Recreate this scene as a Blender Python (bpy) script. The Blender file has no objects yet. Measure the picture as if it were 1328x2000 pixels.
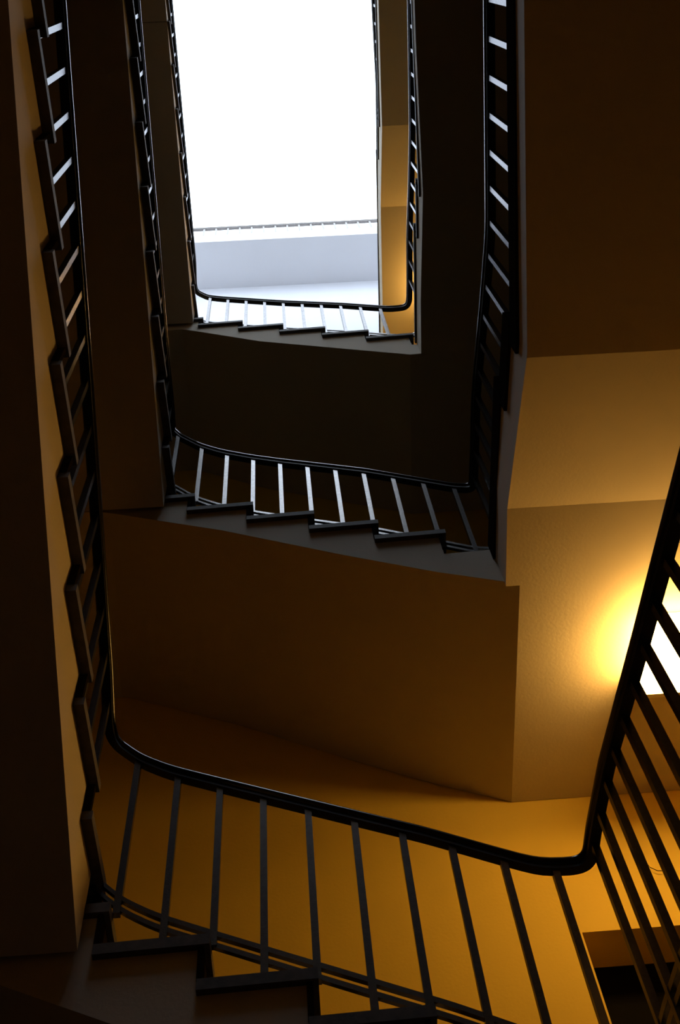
import bpy, bmesh, math
from mathutils import Vector, Matrix

# ------------------------------------------------------------------ camera, sky, exposure
SC = bpy.context.scene
S = 1.2                    # survey unit -> metres
EYE = 1.55                 # the camera stands on the hall floor
F_PX = 2267.93
R = ((0.9973493, 0.0356425, -0.0634356),
     (-0.0599761, 0.8963131, -0.4393469),
     (0.0411987, 0.4419869, 0.8960749))     # rows: camera right, camera down, camera forward

cam_data = bpy.data.cameras.new('camera')
cam_data.sensor_fit = 'VERTICAL'
cam_data.sensor_height = 36.0
cam_data.sensor_width = 24.0
cam_data.lens = F_PX / 2000.0 * 36.0
cam_data.clip_start = 0.02
cam_data.clip_end = 200
cam = bpy.data.objects.new('camera', cam_data)
SC.collection.objects.link(cam)
right = Vector(R[0]).normalized()
fwd = Vector(R[2]).normalized()
up = (-Vector(R[1])).normalized()
M3 = Matrix((right, up, -fwd)).transposed()
cam.matrix_world = Matrix.Translation((0, 0, EYE)) @ M3.to_4x4()
SC.camera = cam

SC.view_settings.view_transform = 'Standard'
SC.view_settings.look = 'None'
SC.view_settings.exposure = 0.0
SC.view_settings.gamma = 1.0
SC.view_settings.use_curve_mapping = False
SC.cycles.use_denoising = True
SC.cycles.max_bounces = 12
SC.cycles.diffuse_bounces = 8
SC.cycles.sample_clamp_indirect = 6.0

SKY_STRENGTH = 5.8
LAMP_STRENGTH = 44.0
LAMP_COLOR = (1.0, 0.53, 0.115)

world = bpy.data.worlds.new('overcast_sky')
SC.world = world
world.use_nodes = True
wn = world.node_tree.nodes
wn['Background'].inputs[0].default_value = (0.74, 0.86, 1.0, 1)
wn['Background'].inputs[1].default_value = SKY_STRENGTH

# well-head opening: portal so daylight is sampled through the skylight
pl = bpy.data.lights.new('skylight_portal', 'AREA')
pl.shape = 'RECTANGLE'
pl.size = 3.9 * S
pl.size_y = 5.6 * S
pl.cycles.is_portal = True
po = bpy.data.objects.new('skylight_portal', pl)
po.location = (0.13 * S, 0.8 * S, 14.75 * S + EYE)
SC.collection.objects.link(po)

# ------------------------------------------------------------------ helpers
def W(p):
    return Vector((p[0] * S, p[1] * S, p[2] * S + EYE))

def link(name, bm, mat, parent=None, smooth=False):
    bmesh.ops.remove_doubles(bm, verts=bm.verts, dist=1e-6)
    bmesh.ops.recalc_face_normals(bm, faces=bm.faces)
    me = bpy.data.meshes.new(name)
    bm.to_mesh(me); bm.free()
    if smooth:
        for p in me.polygons: p.use_smooth = True
        try: me.set_sharp_from_angle(angle=math.radians(40))
        except Exception: pass
    me.materials.append(mat)
    o = bpy.data.objects.new(name, me)
    SC.collection.objects.link(o)
    if parent: o.parent = parent
    return o

def thing(name, label, cat, group=None, kind=None):
    o = bpy.data.objects.new(name, None)
    o.empty_display_size = 0.2
    SC.collection.objects.link(o)
    o['label'] = label; o['category'] = cat
    if group: o['group'] = group
    if kind: o['kind'] = kind
    return o

def tag(o, label, cat, group=None, kind=None):
    o['label'] = label; o['category'] = cat
    if group: o['group'] = group
    if kind: o['kind'] = kind
    return o

def hexa(bm, pts):
    """eight corners, bottom ring then top ring (survey units)"""
    v = [bm.verts.new(W(p)) for p in pts]
    for f in ((0,1,2,3), (7,6,5,4), (0,4,5,1), (1,5,6,2), (2,6,7,3), (3,7,4,0)):
        bm.faces.new([v[i] for i in f])

def box(bm, x0, x1, y0, y1, z0, z1, mp=None):
    mp = mp or (lambda x, y, z: (x, y, z))
    hexa(bm, [mp(x0,y0,z0), mp(x1,y0,z0), mp(x1,y1,z0), mp(x0,y1,z0),
              mp(x0,y0,z1), mp(x1,y0,z1), mp(x1,y1,z1), mp(x0,y1,z1)])

def cells(bm, ss, bot, top, d0, d1, mp):
    """a solid along s made of slices: bot(s), top(s) heights; top is a step function between ss"""
    for a, b in zip(ss[:-1], ss[1:]):
        m = (a + b) / 2
        t = top(m)
        da, db = (d0(a), d0(b)) if callable(d0) else (d0, d0)
        p = [mp(a, da, bot(a)), mp(b, db, bot(b)), mp(b, d1, bot(b)), mp(a, d1, bot(a)),
             mp(a, da, t), mp(b, db, t), mp(b, d1, t), mp(a, d1, t)]
        hexa(bm, p)

def lerp(tab):
    def f(s):
        if s <= tab[0][0]:
            return tab[0][1] if len(tab) < 2 else tab[0][1] + (s - tab[0][0]) * (tab[1][1] - tab[0][1]) / (tab[1][0] - tab[0][0])
        for (a, u), (b, v) in zip(tab[:-1], tab[1:]):
            if s <= b: return u + (v - u) * (s - a) / (b - a)
        return tab[-1][1]
    return f

def fillet(pts):
    """pts: (x, y, z, r) -> rounded 3D polyline"""
    out = []
    n = len(pts)
    for i, p in enumerate(pts):
        P = Vector(p[:3]); r = p[3] if len(p) > 3 else 0.04
        if i in (0, n - 1): out.append(P); continue
        A = Vector(pts[i-1][:3]); B = Vector(pts[i+1][:3])
        ua = (A - P); ub = (B - P)
        r = min(r, ua.length * .5, ub.length * .5)
        ua.normalize(); ub.normalize()
        if r < 1e-4 or abs(ua.dot(ub) + 1) < 1e-5: out.append(P); continue
        a = P + ua * r; b = P + ub * r
        k = 10 if ua.dot(ub) > -0.8 else 4
        for j in range(k + 1):
            t = j / k
            # rounder than a parabola: blend of two quadratics
            w = 1.25
            q = (a * (1-t)**2 + P * (2*t*(1-t)*w) + b * t**2) / ((1-t)**2 + 2*t*(1-t)*w + t**2)
            out.append(q)
    res = [out[0]]
    for q in out[1:]:
        if (q - res[-1]).length > 1e-4: res.append(q)
    return res

def sweep(bm, path, prof, dz=0.0, off=0.0):
    """plumb section prof [(a across, b up)] swept along path"""
    rings = []
    n = len(path)
    for i, p in enumerate(path):
        t = (path[min(i+1, n-1)] - path[max(i-1, 0)])
        if t.xy.length > 1e-6: last = Vector((t.y, -t.x, 0)).normalized()
        nn = last
        rings.append([bm.verts.new(W(p + nn * (a + off) + Vector((0, 0, b + dz)))) for a, b in prof])
    m = len(prof)
    for r0, r1 in zip(rings[:-1], rings[1:]):
        for j in range(m):
            bm.faces.new((r0[j], r0[(j+1) % m], r1[(j+1) % m], r1[j]))
    bm.faces.new(rings[0]); bm.faces.new(rings[-1][::-1])

# ------------------------------------------------------------------ materials
def mat(name, col, rough=0.6, spec=0.5, noise=None, bump=0.0, bscale=40.0, coat=0.0):
    m = bpy.data.materials.new(name); m.use_nodes = True
    nt = m.node_tree; b = nt.nodes['Principled BSDF']
    b.inputs['Base Color'].default_value = (*col, 1)
    b.inputs['Roughness'].default_value = rough
    b.inputs['Specular IOR Level'].default_value = spec
    if coat:
        b.inputs['Coat Weight'].default_value = coat
        b.inputs['Coat Roughness'].default_value = 0.08
    tc = nt.nodes.new('ShaderNodeTexCoord')
    if noise:
        nz = nt.nodes.new('ShaderNodeTexNoise'); nz.inputs['Scale'].default_value = noise[0]
        nz.inputs['Detail'].default_value = 6
        nt.links.new(tc.outputs['Object'], nz.inputs['Vector'])
        cr = nt.nodes.new('ShaderNodeValToRGB')
        k = noise[1]
        cr.color_ramp.elements[0].position = .3; cr.color_ramp.elements[1].position = .7
        cr.color_ramp.elements[0].color = (*[c * (1 - k) for c in col], 1)
        cr.color_ramp.elements[1].color = (*[min(1, c * (1 + k)) for c in col], 1)
        nt.links.new(nz.outputs['Fac'], cr.inputs['Fac'])
        nt.links.new(cr.outputs['Color'], b.inputs['Base Color'])
    if bump:
        n2 = nt.nodes.new('ShaderNodeTexNoise'); n2.inputs['Scale'].default_value = bscale
        n2.inputs['Detail'].default_value = 5
        nt.links.new(tc.outputs['Object'], n2.inputs['Vector'])
        bp = nt.nodes.new('ShaderNodeBump'); bp.inputs['Strength'].default_value = bump
        bp.inputs['Distance'].default_value = 0.004
        nt.links.new(n2.outputs['Fac'], bp.inputs['Height'])
        nt.links.new(bp.outputs['Normal'], b.inputs['Normal'])
    return m

PLASTER = mat('cream_plaster', (0.54, 0.485, 0.39), 0.85, 0.2, (1.3, .04), 0.25, 60)
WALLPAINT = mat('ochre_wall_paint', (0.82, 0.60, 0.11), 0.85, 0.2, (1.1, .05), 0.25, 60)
SIDEDIM = mat('ochre_dimmed_bounce', (0.30, 0.22, 0.10), 0.85, 0.2, (1.1, .05), 0.25, 60)  # unseen side and back walls: ochre darkened to cut bounced light
TOPPAINT = mat('white_top_paint', (0.80, 0.80, 0.82), 0.85, 0.2, (1.1, .02), 0.1, 60)
STONE = mat('dark_stone', (0.075, 0.064, 0.056), 0.7, 0.25, (28, .25), 0.15, 90)
RISER = mat('black_stone', (0.014, 0.011, 0.009), 0.9, 0.0, (28, .2))
STEEL = mat('painted_steel', (0.32, 0.31, 0.30), 0.25, 0.5, (60, .12), 0.10, 160)
STEEL.node_tree.nodes['Principled BSDF'].inputs['Metallic'].default_value = 1.0
STEEL.node_tree.nodes['Principled BSDF'].inputs['Specular Tint'].default_value = (.36, .36, .38, 1)
BARM = mat('black_rail_bar', (0.006, 0.006, 0.006), 0.5, 0.2)
GLARESTEEL = mat('glare_washed_steel', (0.20, 0.18, 0.165), 0.5, 0.4, (60, .08))  # lightened to mimic a railing washed out by skylight glare
RAILM = mat('black_handrail', (0.006, 0.006, 0.006), 0.22, 0.4, None, 0.04, 50)
FLOORM = mat('hall_floor_stone', (0.16, 0.14, 0.12), 0.6, 0.4, (3, .15), 0.1, 30)
DOORM = mat('doorway_dark_and_wire', (0.004, 0.0035, 0.003), 0.9, 0.1, (14, .2))  # near-black for the darkness inside the doorway; also the wire's colour
CHROME = mat('door_handle_metal', (0.35, 0.33, 0.3), 0.3, 0.6)
WHITEM = mat('lamp_housing', (0.75, 0.72, 0.66), 0.5, 0.4)
def emit(name, col, st):
    m = bpy.data.materials.new(name); m.use_nodes = True
    b = m.node_tree.nodes['Principled BSDF']
    b.inputs['Base Color'].default_value = (.8, .8, .8, 1)
    b.inputs['Emission Color'].default_value = (*col, 1)
    b.inputs['Emission Strength'].default_value = st
    return m
OPAL = emit('opal_diffuser_lit', LAMP_COLOR, LAMP_STRENGTH)

# ------------------------------------------------------------------ room shell
XL, XR, YB, YFW, ZF, ZT = -1.78, 2.04, -1.94, 3.54, -EYE / S, 14.6
DX0, DX1, DZ = 1.04, 1.84, 3.31
def struct(name, bm, m, parent=None):
    o = link(name, bm, m, parent)
    if parent is None: o['kind'] = 'structure'
    return o

bm = bmesh.new()
T = .22
box(bm, XL - T, DX0, YFW, YFW + T, ZF, ZT)
box(bm, DX1, XR + T, YFW, YFW + T, ZF, ZT)
box(bm, DX0, DX1, YFW, YFW + T, DZ, ZT)
box(bm, DX0, DX1, YFW, YFW + T, ZF, 1.60)
WFs = struct('wall_front', bm, WALLPAINT)
tag(WFs, 'tall ochre wall at the bottom of the picture with the dark doorway', 'wall', kind='structure')
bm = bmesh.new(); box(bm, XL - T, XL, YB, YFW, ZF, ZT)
tag(struct('wall_left', bm, SIDEDIM), 'ochre wall behind the left flights', 'wall', kind='structure')
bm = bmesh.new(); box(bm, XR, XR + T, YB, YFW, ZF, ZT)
tag(struct('wall_right', bm, SIDEDIM), 'ochre wall beyond the right landings', 'wall', kind='structure')
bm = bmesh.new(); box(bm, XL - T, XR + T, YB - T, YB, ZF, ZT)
tag(struct('wall_back', bm, SIDEDIM), 'ochre wall at the back of the stairwell', 'wall', kind='structure')
bm = bmesh.new(); box(bm, XL - T, XR + T, YB - T, YFW + T, ZF - .2, ZF)
tag(struct('floor', bm, FLOORM), 'dark stone hall floor under the stairwell', 'floor', kind='structure')
# white painted ledge under the skylight
bm = bmesh.new(); box(bm, XL, XR, 2.99, YFW, 13.1, 13.42)
tag(struct('ceiling', bm, TOPPAINT), 'white ceiling ledge with pale blue underside under the skylight', 'ceiling', kind='structure')
# white painted upper wall lining above the last flight
bm = bmesh.new(); box(bm, XL, XR, YFW - .012, YFW + .01, 10.35, ZT)
box(bm, XL - .01, XL + .012, YB, YFW, 10.35, ZT); box(bm, XR - .012, XR + .01, YB, YFW, 10.35, ZT); box(bm, XL, XR, YB - .01, YB + .012, 10.35, ZT)
tag(struct('wall_upper', bm, TOPPAINT), 'white upper part of the wall below the skylight ledge', 'wall', kind='structure')
# skylight frame round the head of the well
bm = bmesh.new()
box(bm, XL - T, XR + T, YB - T, YB, ZT, ZT + .15); box(bm, XL - T, XR + T, YFW, YFW + T, ZT, ZT + .15)
box(bm, XL - T, XL, YB, YFW, ZT, ZT + .15); box(bm, XR, XR + T, YB, YFW, ZT, ZT + .15)
tag(struct('window_1', bm, TOPPAINT), 'white frame of the big skylight over the stairwell', 'window', kind='structure')
# near-black panel standing in for the unlit space behind the doorway
bm = bmesh.new(); box(bm, DX0 - .05, DX1 + .05, YFW + T - .02, YFW + T + .03, 1.60, DZ + .05)
door = struct('doorway_dark', bm, DOORM)
tag(door, 'black panel for the darkness inside the doorway in the ochre wall at lower right', 'door', kind='structure')
bm = bmesh.new(); box(bm, DX0 + .08, DX0 + .18, YFW + T - .05, YFW + T - .03, 2.42, 2.44); box(bm, DX0 + .08, DX0 + .10, YFW + T - .05, YFW + T - .02, 2.42, 2.44)
link('door_handle', bm, CHROME, door)

# ------------------------------------------------------------------ stair levels (all measured, survey units)
TR, RI = .287, .152        # tread and riser
LV = {
 'A': dict(x0=.66, k=.016, ov=-.04, xq=-.578, zq=2.50, nf=6, pocket=1.58, z0l=2.50,
           fsoff=[(-1.78, 2.33), (-1.0, 2.33), (-.839, 2.255), (-.486, 2.074), (.90, 1.32)],
           lsoff=[(-.8, 3.95), (.10, 3.50), (2.42, 2.33)]),
 'B': dict(x0=.63, k=.028, ov=-.045, xq=-.471, zq=5.20, nf=5, pocket=4.44, z0l=5.20,
           fsoff=[(-1.78, 5.13), (-.95, 5.13), (-.9, 5.11), (-.333, 4.815), (.217, 4.47), (.592, 4.252), (.915, 4.095)],
           lsoff=[(-.8, 6.75), (.2, 6.28), (1.3, 5.70), (2.42, 5.08)]),
 'C': dict(x0=.64, k=.037, ov=-.028, xq=-.556, zq=8.216, nf=6, pocket=7.31, z0l=8.216,
           fsoff=[(-1.78, 8.03), (-.70, 8.03), (-.6, 7.96), (-.149, 7.61), (.815, 7.08), (.915, 7.08)],
           lsoff=[(-.8, 9.92), (.35, 9.33), (2.42, 8.10)]),
}
# landing heights reached at the back by each left flight
LAND = {'B': 4.20, 'C': 7.07, 'D': 10.0}
NEXT = {'A': 'B', 'B': 'C', 'C': 'D'}

GAP = .003
XLg, XRg, YBg, YFg = XL + GAP, XR - GAP, YB + GAP, YFW - GAP
def map_front(x, d, z): return (max(x, XLg), min(2.43 + d - .028 * x, YFg), z)
def map_left(L):
    p = LV[L]
    return lambda y, d, z: (-(p['x0'] + p['k'] * (2.2 - y)) - d, y, z)

NOSE = .03; OVER = -.03; FACE = -.008; TH = .036

names = {'A': 'lowest', 'B': 'middle', 'C': 'upper'}
def front_tread_z(L):
    """[(nosing x, top z)] ascending leftwards"""
    p = LV[L]
    return [(p['xq'] + TR * n, p['zq'] - RI * n) for n in range(p['nf'] - 1, -1, -1)]
def left_tread_z(L):
    p = LV[L]; z = p['z0l']; out = []; y = 2.53; top = LAND[NEXT[L]]
    zz = z
    while zz + RI < top - .04 and y > -.75:
        zz += RI
        out.append((y, zz)); y -= TR
    return out

def tread_top(seq, s, base, tol=.012):
    z = base
    for ns, nz in seq:
        if s <= ns + tol: z = nz
    return z

def outer(d): return d
def build_front(L, label):
    p = LV[L]
    t = thing('stair_flight', label, 'stairs', 'front stair flights of the well')
    seq = front_tread_z(L)
    cuts = [.915 if L != 'A' else .90]
    bot = lerp(p['fsoff'])
    xs = sorted({XL, cuts[0]} | {a for a, _ in p['fsoff'] if XL < a < cuts[0]} | {n - NOSE for n, _ in seq if n - NOSE < cuts[0]})
    def top(x):
        z = p['pocket'] - TH
        for nx, nz in seq:
            if x < nx - NOSE: z = nz - TH
        return z
    bm = bmesh.new()
    cells(bm, xs, bot, top, FACE, 1.14, lambda x, d, z: (max(x, XLg), min(2.43 + d - .028 * x, YFg), z))
    link('slab', bm, PLASTER, t)
    prev = p['pocket']
    for i, (nx, nz) in enumerate(seq):
        nxt = seq[i+1][0] if i + 1 < len(seq) else XL + NOSE
        bm = bmesh.new()
        nx1 = min(nx, cuts[0])
        cells(bm, [nxt - NOSE, nx1], lambda s: nz - TH, lambda s: nz, OVER, 1.10, map_front)
        link('tread', bm, STONE, t)
        if nx - NOSE < cuts[0]:
            bm = bmesh.new()
            cells(bm, [nx - NOSE - .002, nx - NOSE + .014], lambda s: prev, lambda s: nz - TH, OVER + .008, 1.10, map_front)
            link('riser', bm, RISER, t)
        prev = nz
    return t

def build_left(L, label):
    p = LV[L]; mp = map_left(L)
    t = thing('stair_flight', label, 'stairs', 'left stair flights of the well')
    seq = left_tread_z(L)
    y_end = -.80
    bot = lerp(p['lsoff'])
    ys = sorted({y_end, 2.42} | {a for a, _ in p['lsoff'] if y_end < a < 2.42} | {n - NOSE for n, _ in seq if n - NOSE < 2.42 and n - NOSE > y_end})
    landz = LAND[NEXT[L]]
    def top(y):
        z = p['zq'] - TH
        for ny, nz in seq:
            if y < ny - NOSE: z = nz - TH
        return z
    bm = bmesh.new()
    cells(bm, ys, lambda s: min(bot(s), landz - .15), lambda s: max(top(s), min(bot(s), landz - .15) + .02), FACE, 1.13, lambda y, d, z: (max(mp(y, d, z)[0], XLg), y, z))
    link('slab', bm, PLASTER, t)
    prev = p['zq']
    for i, (ny, nz) in enumerate(seq):
        nxt = seq[i+1][0] if i + 1 < len(seq) else y_end + NOSE
        mp2 = lambda y, d, z: (max(mp(y, d, z)[0], XLg), y, z)
        bm = bmesh.new()
        cells(bm, [nxt - NOSE, ny], lambda s: nz - TH, lambda s: nz, p['ov'], 1.10, mp2)
        link('tread', bm, STONE, t)
        bm = bmesh.new()
        cells(bm, [ny - NOSE - .002, ny - NOSE + .014], lambda s: prev, lambda s: nz - TH, p['ov'] + .008, 1.10, mp2)
        link('riser', bm, RISER, t)
        prev = nz
    return t

build_front('A', 'nearest stair flight crossing the bottom edge of the picture, dark stepped edge')
build_left('A', 'lowest left stair flight with warm orange inner edge along the left border')
build_front('B', 'middle stair flight crossing the picture, grey inner edge over a brown underside')
build_left('B', 'middle left stair flight, dark underside between the two left railings')
build_front('C', 'highest stair flight crossing the well, grey-brown under the bright opening')
build_left('C', 'highest left stair flight, pale inner edge against the white skylight')

# right-hand landings: level, two steps up, corner landing
RL = {
 'B': dict(face=[(-.8, .79), (.2, .823), (1.35, .874), (2.05, .853), (2.40, .857)], soff=(3.935, 4.095), th=.13, tops=(4.20, 4.34, 4.45)),
 'C': dict(face=[(-.8, .81), (.5, .845), (1.35, .882), (2.05, .885), (2.40, .886)], soff=(6.93, 7.08), tops=(7.07, 7.20, 7.34)),
 'D': dict(face=[(-.8, .90), (.43, .907), (1.39, .916), (2.05, .906), (3.54, .905)], soff=(9.80, 9.95), tops=(10.0, 10.12, 10.25)),
}
STEP_Y = (1.35, 1.65)
def build_right(L, label):
    p = RL[L]
    t = thing('stair_landing', label, 'landing', 'right landings of the well')
    face = lerp(p['face'])
    s0, s1 = p['soff']; t0, t1, t2 = p['tops']; TH = p.get('th', .036)
    bot = lerp([(YBg, s0), (1.37, s0), (2.05, s1), (3.54, s1)])
    def top(y): return (t0 if y < STEP_Y[0] else t1 if y < STEP_Y[1] else t2) - TH
    yend = 2.405 if L != 'D' else YFg
    ys = sorted({YBg, yend, -.8} | {a for a, _ in p['face'] if a < yend} | {STEP_Y[0], STEP_Y[1], 1.37, 2.05})
    bm = bmesh.new()
    cells(bm, ys, bot, top, lambda y: face(max(y, -.8)), XRg, lambda y, d, z: (d, y, z))
    if L != 'D':
        cells(bm, [yend, YFg], bot, top, .915, XRg, lambda y, d, z: (d, y, z))
    # back arm of the landing
    cells(bm, [YBg, -.8], bot, top, XLg, .80, lambda y, d, z: (d, y, z))
    link('slab', bm, PLASTER, t)
    # stone flooring
    bm = bmesh.new()
    cells(bm, [YBg, -.77], lambda s: t0 - TH, lambda s: t0, XLg, .82, lambda y, d, z: (d, y, z))
    cells(bm, [YBg, -.8, 1.35, 1.40], lambda s: t0 - TH, lambda s: t0, lambda y: face(max(y, -.8)) - .012, XRg, lambda y, d, z: (d, y, z))
    link('landing_floor', bm, RISER if L == 'B' else STONE, t)
    for (a, b, z, zp) in ((STEP_Y[0], STEP_Y[1], t1, t0), (STEP_Y[1], 2.40 if L != 'D' else YFg, t2, t1)):
        bm = bmesh.new()
        cells(bm, [a - NOSE, b + NOSE if b < 2 else b], lambda s: z - TH, lambda s: z, lambda y: face(y) - .012, XRg, lambda y, d, z_: (d, y, z_))
        if L != 'D' and b > 2:
            cells(bm, [b, YFg], lambda s: z - TH, lambda s: z, .915, XRg, lambda y, d, z_: (d, y, z_))
        link('tread', bm, RISER if L == 'B' else STONE, t)
        bm = bmesh.new()
        cells(bm, [a - .014, a + .002], lambda s: zp, lambda s: z - TH, lambda y: face(y) - .014, XRg, lambda y, d, z_: (d, y, z_))
        link('riser', bm, RISER, t)
    return t
build_right('B', 'middle right landing, brown underside above the lamplit corner with the ceiling lamp')
build_right('C', 'upper right landing, almost black underside between the two right railings')
build_right('D', 'top right landing, narrow strip turning yellow beside the bright opening')

# lowest right flight going down to the hall (only its railing is in the picture)
t = thing('stair_flight', 'stair flight at lower right under the big slanting black railing', 'stairs', 'entrance flight')
def a_top(y):
    return 1.58 if y > 2.36 else 1.58 - .14 * (1 + math.floor((2.36 - y) / .40))
ys = [YFg, 2.36] + [2.36 - .40 * i for i in range(1, 9)]
ys = sorted(set(ys))
bm = bmesh.new()
for a, b in zip(ys[:-1], ys[1:]):
    z = a_top((a + b) / 2)
    box(bm, .80 if b <= 2.37 else .90, XRg, a, b, z - TH - (.30), z - TH)
link('slab', bm, PLASTER, t)
for a, b in zip(ys[:-1], ys[1:]):
    z = a_top((a + b) / 2)
    bm = bmesh.new(); box(bm, .745 if b <= 2.37 else .90, XRg, a - NOSE, b, z - TH, z); link('tread', bm, STONE, t)
zl = a_top(ys[0] + .01)
t = thing('stair_landing', 'low landing at the foot of the entrance flight behind the viewer', 'landing', 'low landing')
bm = bmesh.new(); box(bm, .80, XRg, YBg, ys[0] - NOSE, ZF, zl - .14 - TH); link('slab', bm, PLASTER, t)
bm = bmesh.new(); box(bm, .78, XRg, YBg, ys[0] - NOSE, zl - .14 - TH, zl - .14); link('landing_floor', bm, STONE, t)

# ------------------------------------------------------------------ railings
RAIL_PROF = [(.023 * math.cos(2 * math.pi * (i + .5) / 16), .004 - .018 * math.sin(2 * math.pi * (i + .5) / 16)) for i in range(16)]
FLAT_PROF = [(-.016, -.026), (-.016, -.012), (.016, -.012), (.016, -.026)]
def bar_prof(w, h): return [(-w/2, -h/2), (-w/2, h/2), (w/2, h/2), (w/2, -h/2)]

def z_on(path, key, val, xy_axis):
    best = None
    for a, b in zip(path[:-1], path[1:]):
        u, v = a[xy_axis], b[xy_axis]
        if (u - val) * (v - val) <= 0 and abs(u - v) > 1e-6:
            tt = (val - u) / (v - u); q = a.lerp(b, tt)
            if key(q): best = q if best is None else best
    return best

def railing(label, pts, posts, lo=0.66, group='black balustrades round the well', rm=None, sm=None):
    rm = rm or RAILM; sm = sm or STEEL
    """pts: handrail centreline control points; posts: [(axis, value, filter, foot z function)]"""
    t = thing('stair_railing', label, 'railing', group)
    path = fillet(pts)
    bm = bmesh.new(); sweep(bm, path, RAIL_PROF); link('handrail', bm, rm, t, True)
    bm = bmesh.new(); sweep(bm, path, FLAT_PROF); link('rail_bar', bm, BARM if rm is RAILM else rm, t)
    bm = bmesh.new(); sweep(bm, path, bar_prof(.016, .018), -lo + .018); link('bottom_rail', bm, sm, t)
    bm = bmesh.new(); sweep(bm, path, bar_prof(.014, .018), -lo - .022); link('bottom_rail', bm, sm, t)
    h = .0105
    for ax, vals, flt, foot in posts:
        for v in vals:
            q = z_on(path, flt, v, ax)
            if q is None: continue
            z0 = foot(v)
            bm = bmesh.new()
            box(bm, q.x - h, q.x + h, q.y - h, q.y + h, min(z0, q.z - lo), q.z - .02)
            link('baluster', bm, sm, t)
    return t

def fr(x, z, r=.05): return (x, 2.455 - .028 * x, z, r)
def lf(L, y, z, r=.05):
    p = LV[L]; return (-(p['x0'] + p['k'] * (2.2 - y)) - .025, y, z, r)
is_right = lambda q: q.x > .7 and q.y < 2.39
is_left = lambda q: q.x < -.6 and q.y < 2.42
is_front = lambda q: q.y > 2.40
YBK = -.745
def seqr(a, b, step=.1405):
    out = []; v = a
    while (v <= b if step > 0 else v >= b): out.append(v); v += step
    return out

# level A
fA = front_tread_z('A'); lA = left_tread_z('A')
railing('nearest black railing sweeping across the bottom, up the left and slanting at lower right',
    [(.805, -.84, 1.53, 0), (.805, .93, 2.09), (.805, 1.51, 2.285), (.805, 2.01, 2.46), (.805, 2.30, 2.53, .06),
     (.800, 2.435, 2.53, .10), fr(.66, 2.535, .08), fr(.55, 2.595), fr(.342, 2.715), fr(-.08, 2.93), fr(-.337, 3.062), fr(-.457, 3.125, .08),
     fr(-.56, 3.20, .05), (-.683, 2.465, 3.33, .13), lf('A', 2.28, 3.47, .06), lf('A', 1.31, 3.99), lf('A', .40, 4.45), lf('A', -.38, 4.86, .1), (lf('A', YBK, 4.86)[0], YBK, 4.86, 0)],
    [(1, seqr(2.34, -.80, -.1385), lambda q: q.x > .7 and q.y < 2.42, a_top),
     (0, seqr(-.568, .72), is_front, lambda x: tread_top(fA, x, 1.58)),
     (1, seqr(2.36, -.7, -.1415), is_left, lambda y: tread_top(lA, y, 2.50) if y > -.38 else LAND['B'])])
# level B
fB = front_tread_z('B'); lB = left_tread_z('B')
def right_foot(L):
    t0, t1, t2 = RL[L]['tops']
    return lambda y: t0 if y < STEP_Y[0] - NOSE else t1 if y < STEP_Y[1] - NOSE else t2
railing('middle black railing with bright balusters, from the right landing round to the middle left flight',
    [(-.72, YBK, 4.86, 0), (.83, YBK, 4.86, .06), (.857, -.5, 4.86), (.88, .23, 4.86), (.905, 1.12, 4.86, .1), (.900, 1.45, 4.935, .08), (.895, 1.936, 5.09, .1), (.895, 2.25, 5.105, .05),
     (.892, 2.432, 5.105, .05), fr(.80, 5.125), fr(.387, 5.39), fr(-.035, 5.60), fr(-.20, 5.69), fr(-.366, 5.80, .08), fr(-.48, 5.91, .05), fr(-.60, 6.08, .03),
     (-.652, 2.462, 6.17, .04), lf('B', 2.35, 6.22, .04), lf('B', 2.0, 6.34), lf('B', .24, 7.27), lf('B', -.62, 7.80), (lf('B', YBK, 7.9)[0], YBK, 7.98, 0)],
    [(0, seqr(-.58, .74, .1405), lambda q: q.y < -.7, lambda x: LAND['B']),
     (1, seqr(-.63, 2.40, .1425), is_right, right_foot('B')),
     (0, [-.61] + seqr(-.469, .82), is_front, lambda x: tread_top(fB, x, 4.44)),
     (1, seqr(2.34, -.7, -.1425), is_left, lambda y: tread_top(lB, y, 5.20))])
# level C
fC = front_tread_z('C'); lC = left_tread_z('C')
railing('upper black railing framing the bright opening on its left, lower and right sides',
    [(-.75, YBK, 7.99, 0), (.90, YBK, 7.99, .06), (.93, -.5, 7.99), (.945, .35, 7.99), (.950, 1.12, 7.99, .1), (.950, 1.45, 8.07, .08), (.950, 1.94, 8.235, .1), (.950, 2.25, 8.245, .06),
     (.945, 2.43, 8.24, .09), fr(.80, 8.225), fr(.66, 8.30), fr(.482, 8.40), fr(.012, 8.61), fr(-.455, 8.855, .08), fr(-.558, 8.93, .05),
     (-.668, 2.455, 9.08, .10), lf('C', 2.26, 9.22, .05), lf('C', .39, 10.25), lf('C', -.50, 10.72, .1), (lf('C', YBK, 10.75)[0], YBK, 10.75, 0)],
    [(0, seqr(-.58, .80, .1405), lambda q: q.y < -.7, lambda x: LAND['C']),
     (1, seqr(-.63, 2.36, .1425), is_right, right_foot('C')),
     (0, seqr(-.534, .87), is_front, lambda x: tread_top(fC, x, 7.31)),
     (1, seqr(2.34, -.7, -.1425), is_left, lambda y: tread_top(lC, y, 8.216) if y > -.47 else LAND['D'])])
# level D
railing('top railing along the right edge of the bright opening, ending at the wall',
    [(-.77, YBK, 10.75, 0), (.90, YBK, 10.75, .06), (.925, -.5, 10.75), (.955, .47, 10.75), (.977, 1.15, 10.75, .1), (.982, 1.45, 10.84, .08), (.992, 1.94, 11.0, .1), (.992, 3.53, 11.0, 0)],
    [(0, seqr(-.6, .80, .1405), lambda q: q.y < -.7, lambda x: LAND['D']),
     (1, seqr(-.63, 3.50, .1425), lambda q: q.x > .8, right_foot('D'))])
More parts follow.
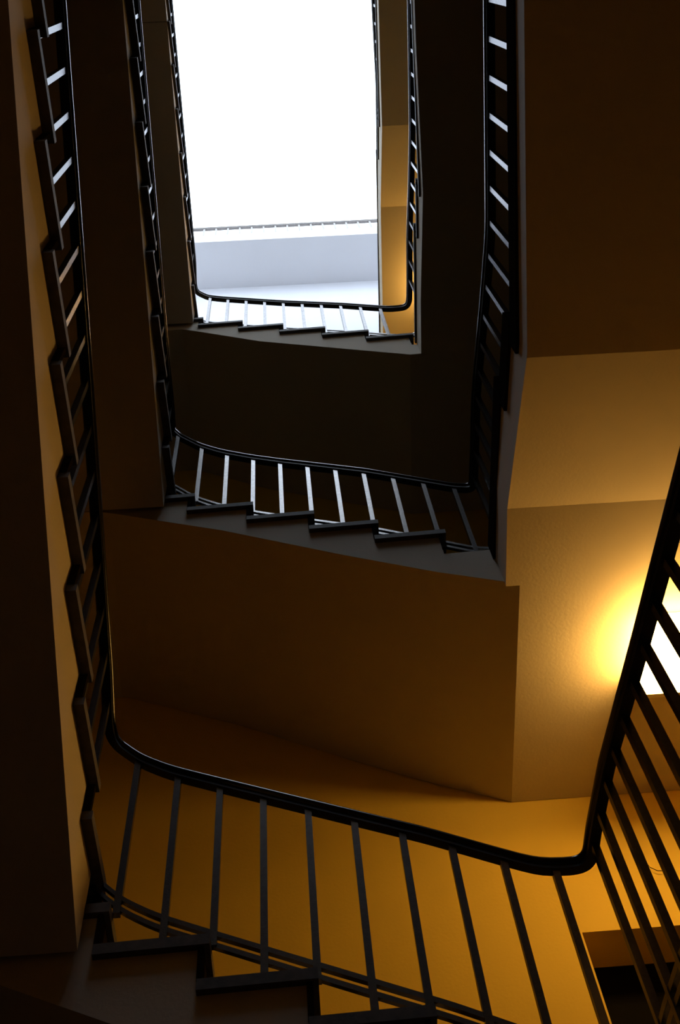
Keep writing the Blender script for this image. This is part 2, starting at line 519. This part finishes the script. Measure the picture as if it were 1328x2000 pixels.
# gallery balustrade on the ledge under the skylight
railing('small railing, lightened as if by glare, on the white ledge across the top of the well',
    [(XL + .01, 3.04, 13.98, 0), (XR - .01, 3.04, 13.98, 0)],
    [(0, seqr(XL + .1, XR - .05, .1405), lambda q: True, lambda x: 13.42)], lo=.50, group='ledge railing', rm=GLARESTEEL, sm=GLARESTEEL)

# ------------------------------------------------------------------ lamps in the corner landings
def lamp(zc, label, dx=0.0):
    t = thing('ceiling_lamp', label, 'lamp', 'square ceiling lamps over the corner landings')
    x0, x1, y0, y1 = 1.42 + dx, 1.79 + dx, 2.56, 2.88
    bm = bmesh.new(); box(bm, x0 + .02, x1 - .02, y0 + .02, y1 + .018, zc - .02, zc); link('backplate', bm, WHITEM, t)
    bm = bmesh.new(); box(bm, x0, x1, y0, y1, zc - .15, zc - .018)
    bmesh.ops.bevel(bm, geom=[e for e in bm.edges], offset=.02 * S, segments=3, affect='EDGES')
    link('diffuser', bm, OPAL, t, True)
    bm = bmesh.new(); box(bm, x0 - .012, x1 + .012, y1 + .002, y1 + .020, zc - .153, zc - .018); link('glow_stop', bm, WHITEM, t)  # plate added to cut the glow off the ceiling on the wall side
    return t
lamp(4.095, 'glowing warm ceiling lamp half hidden by the slanting railing at right')
lamp(9.95, 'lamp over the top right landing, hidden above the yellow strip', -.04)

# thin wire hanging on the wall near the door
pts = [Vector((1.40, YFW - .006, 3.66)), Vector((1.405, YFW - .012, 3.62)), Vector((1.43, YFW - .014, 3.595)), Vector((1.47, YFW - .014, 3.59)), Vector((1.50, YFW - .006, 3.61))]
bm = bmesh.new()
rings = []
for p_ in pts:
    rings.append([bm.verts.new(W(p_ + Vector((0, .002 * math.cos(a), .002 * math.sin(a))))) for a in (0, 1.57, 3.14, 4.71)])
for r0, r1 in zip(rings[:-1], rings[1:]):
    for j in range(4): bm.faces.new((r0[j], r0[(j+1) % 4], r1[(j+1) % 4], r1[j]))
bm.faces.new(rings[0]); bm.faces.new(rings[-1][::-1])
tag(link('wire', bm, DOORM), 'thin curved wire on the ochre wall above the doorway', 'wire')
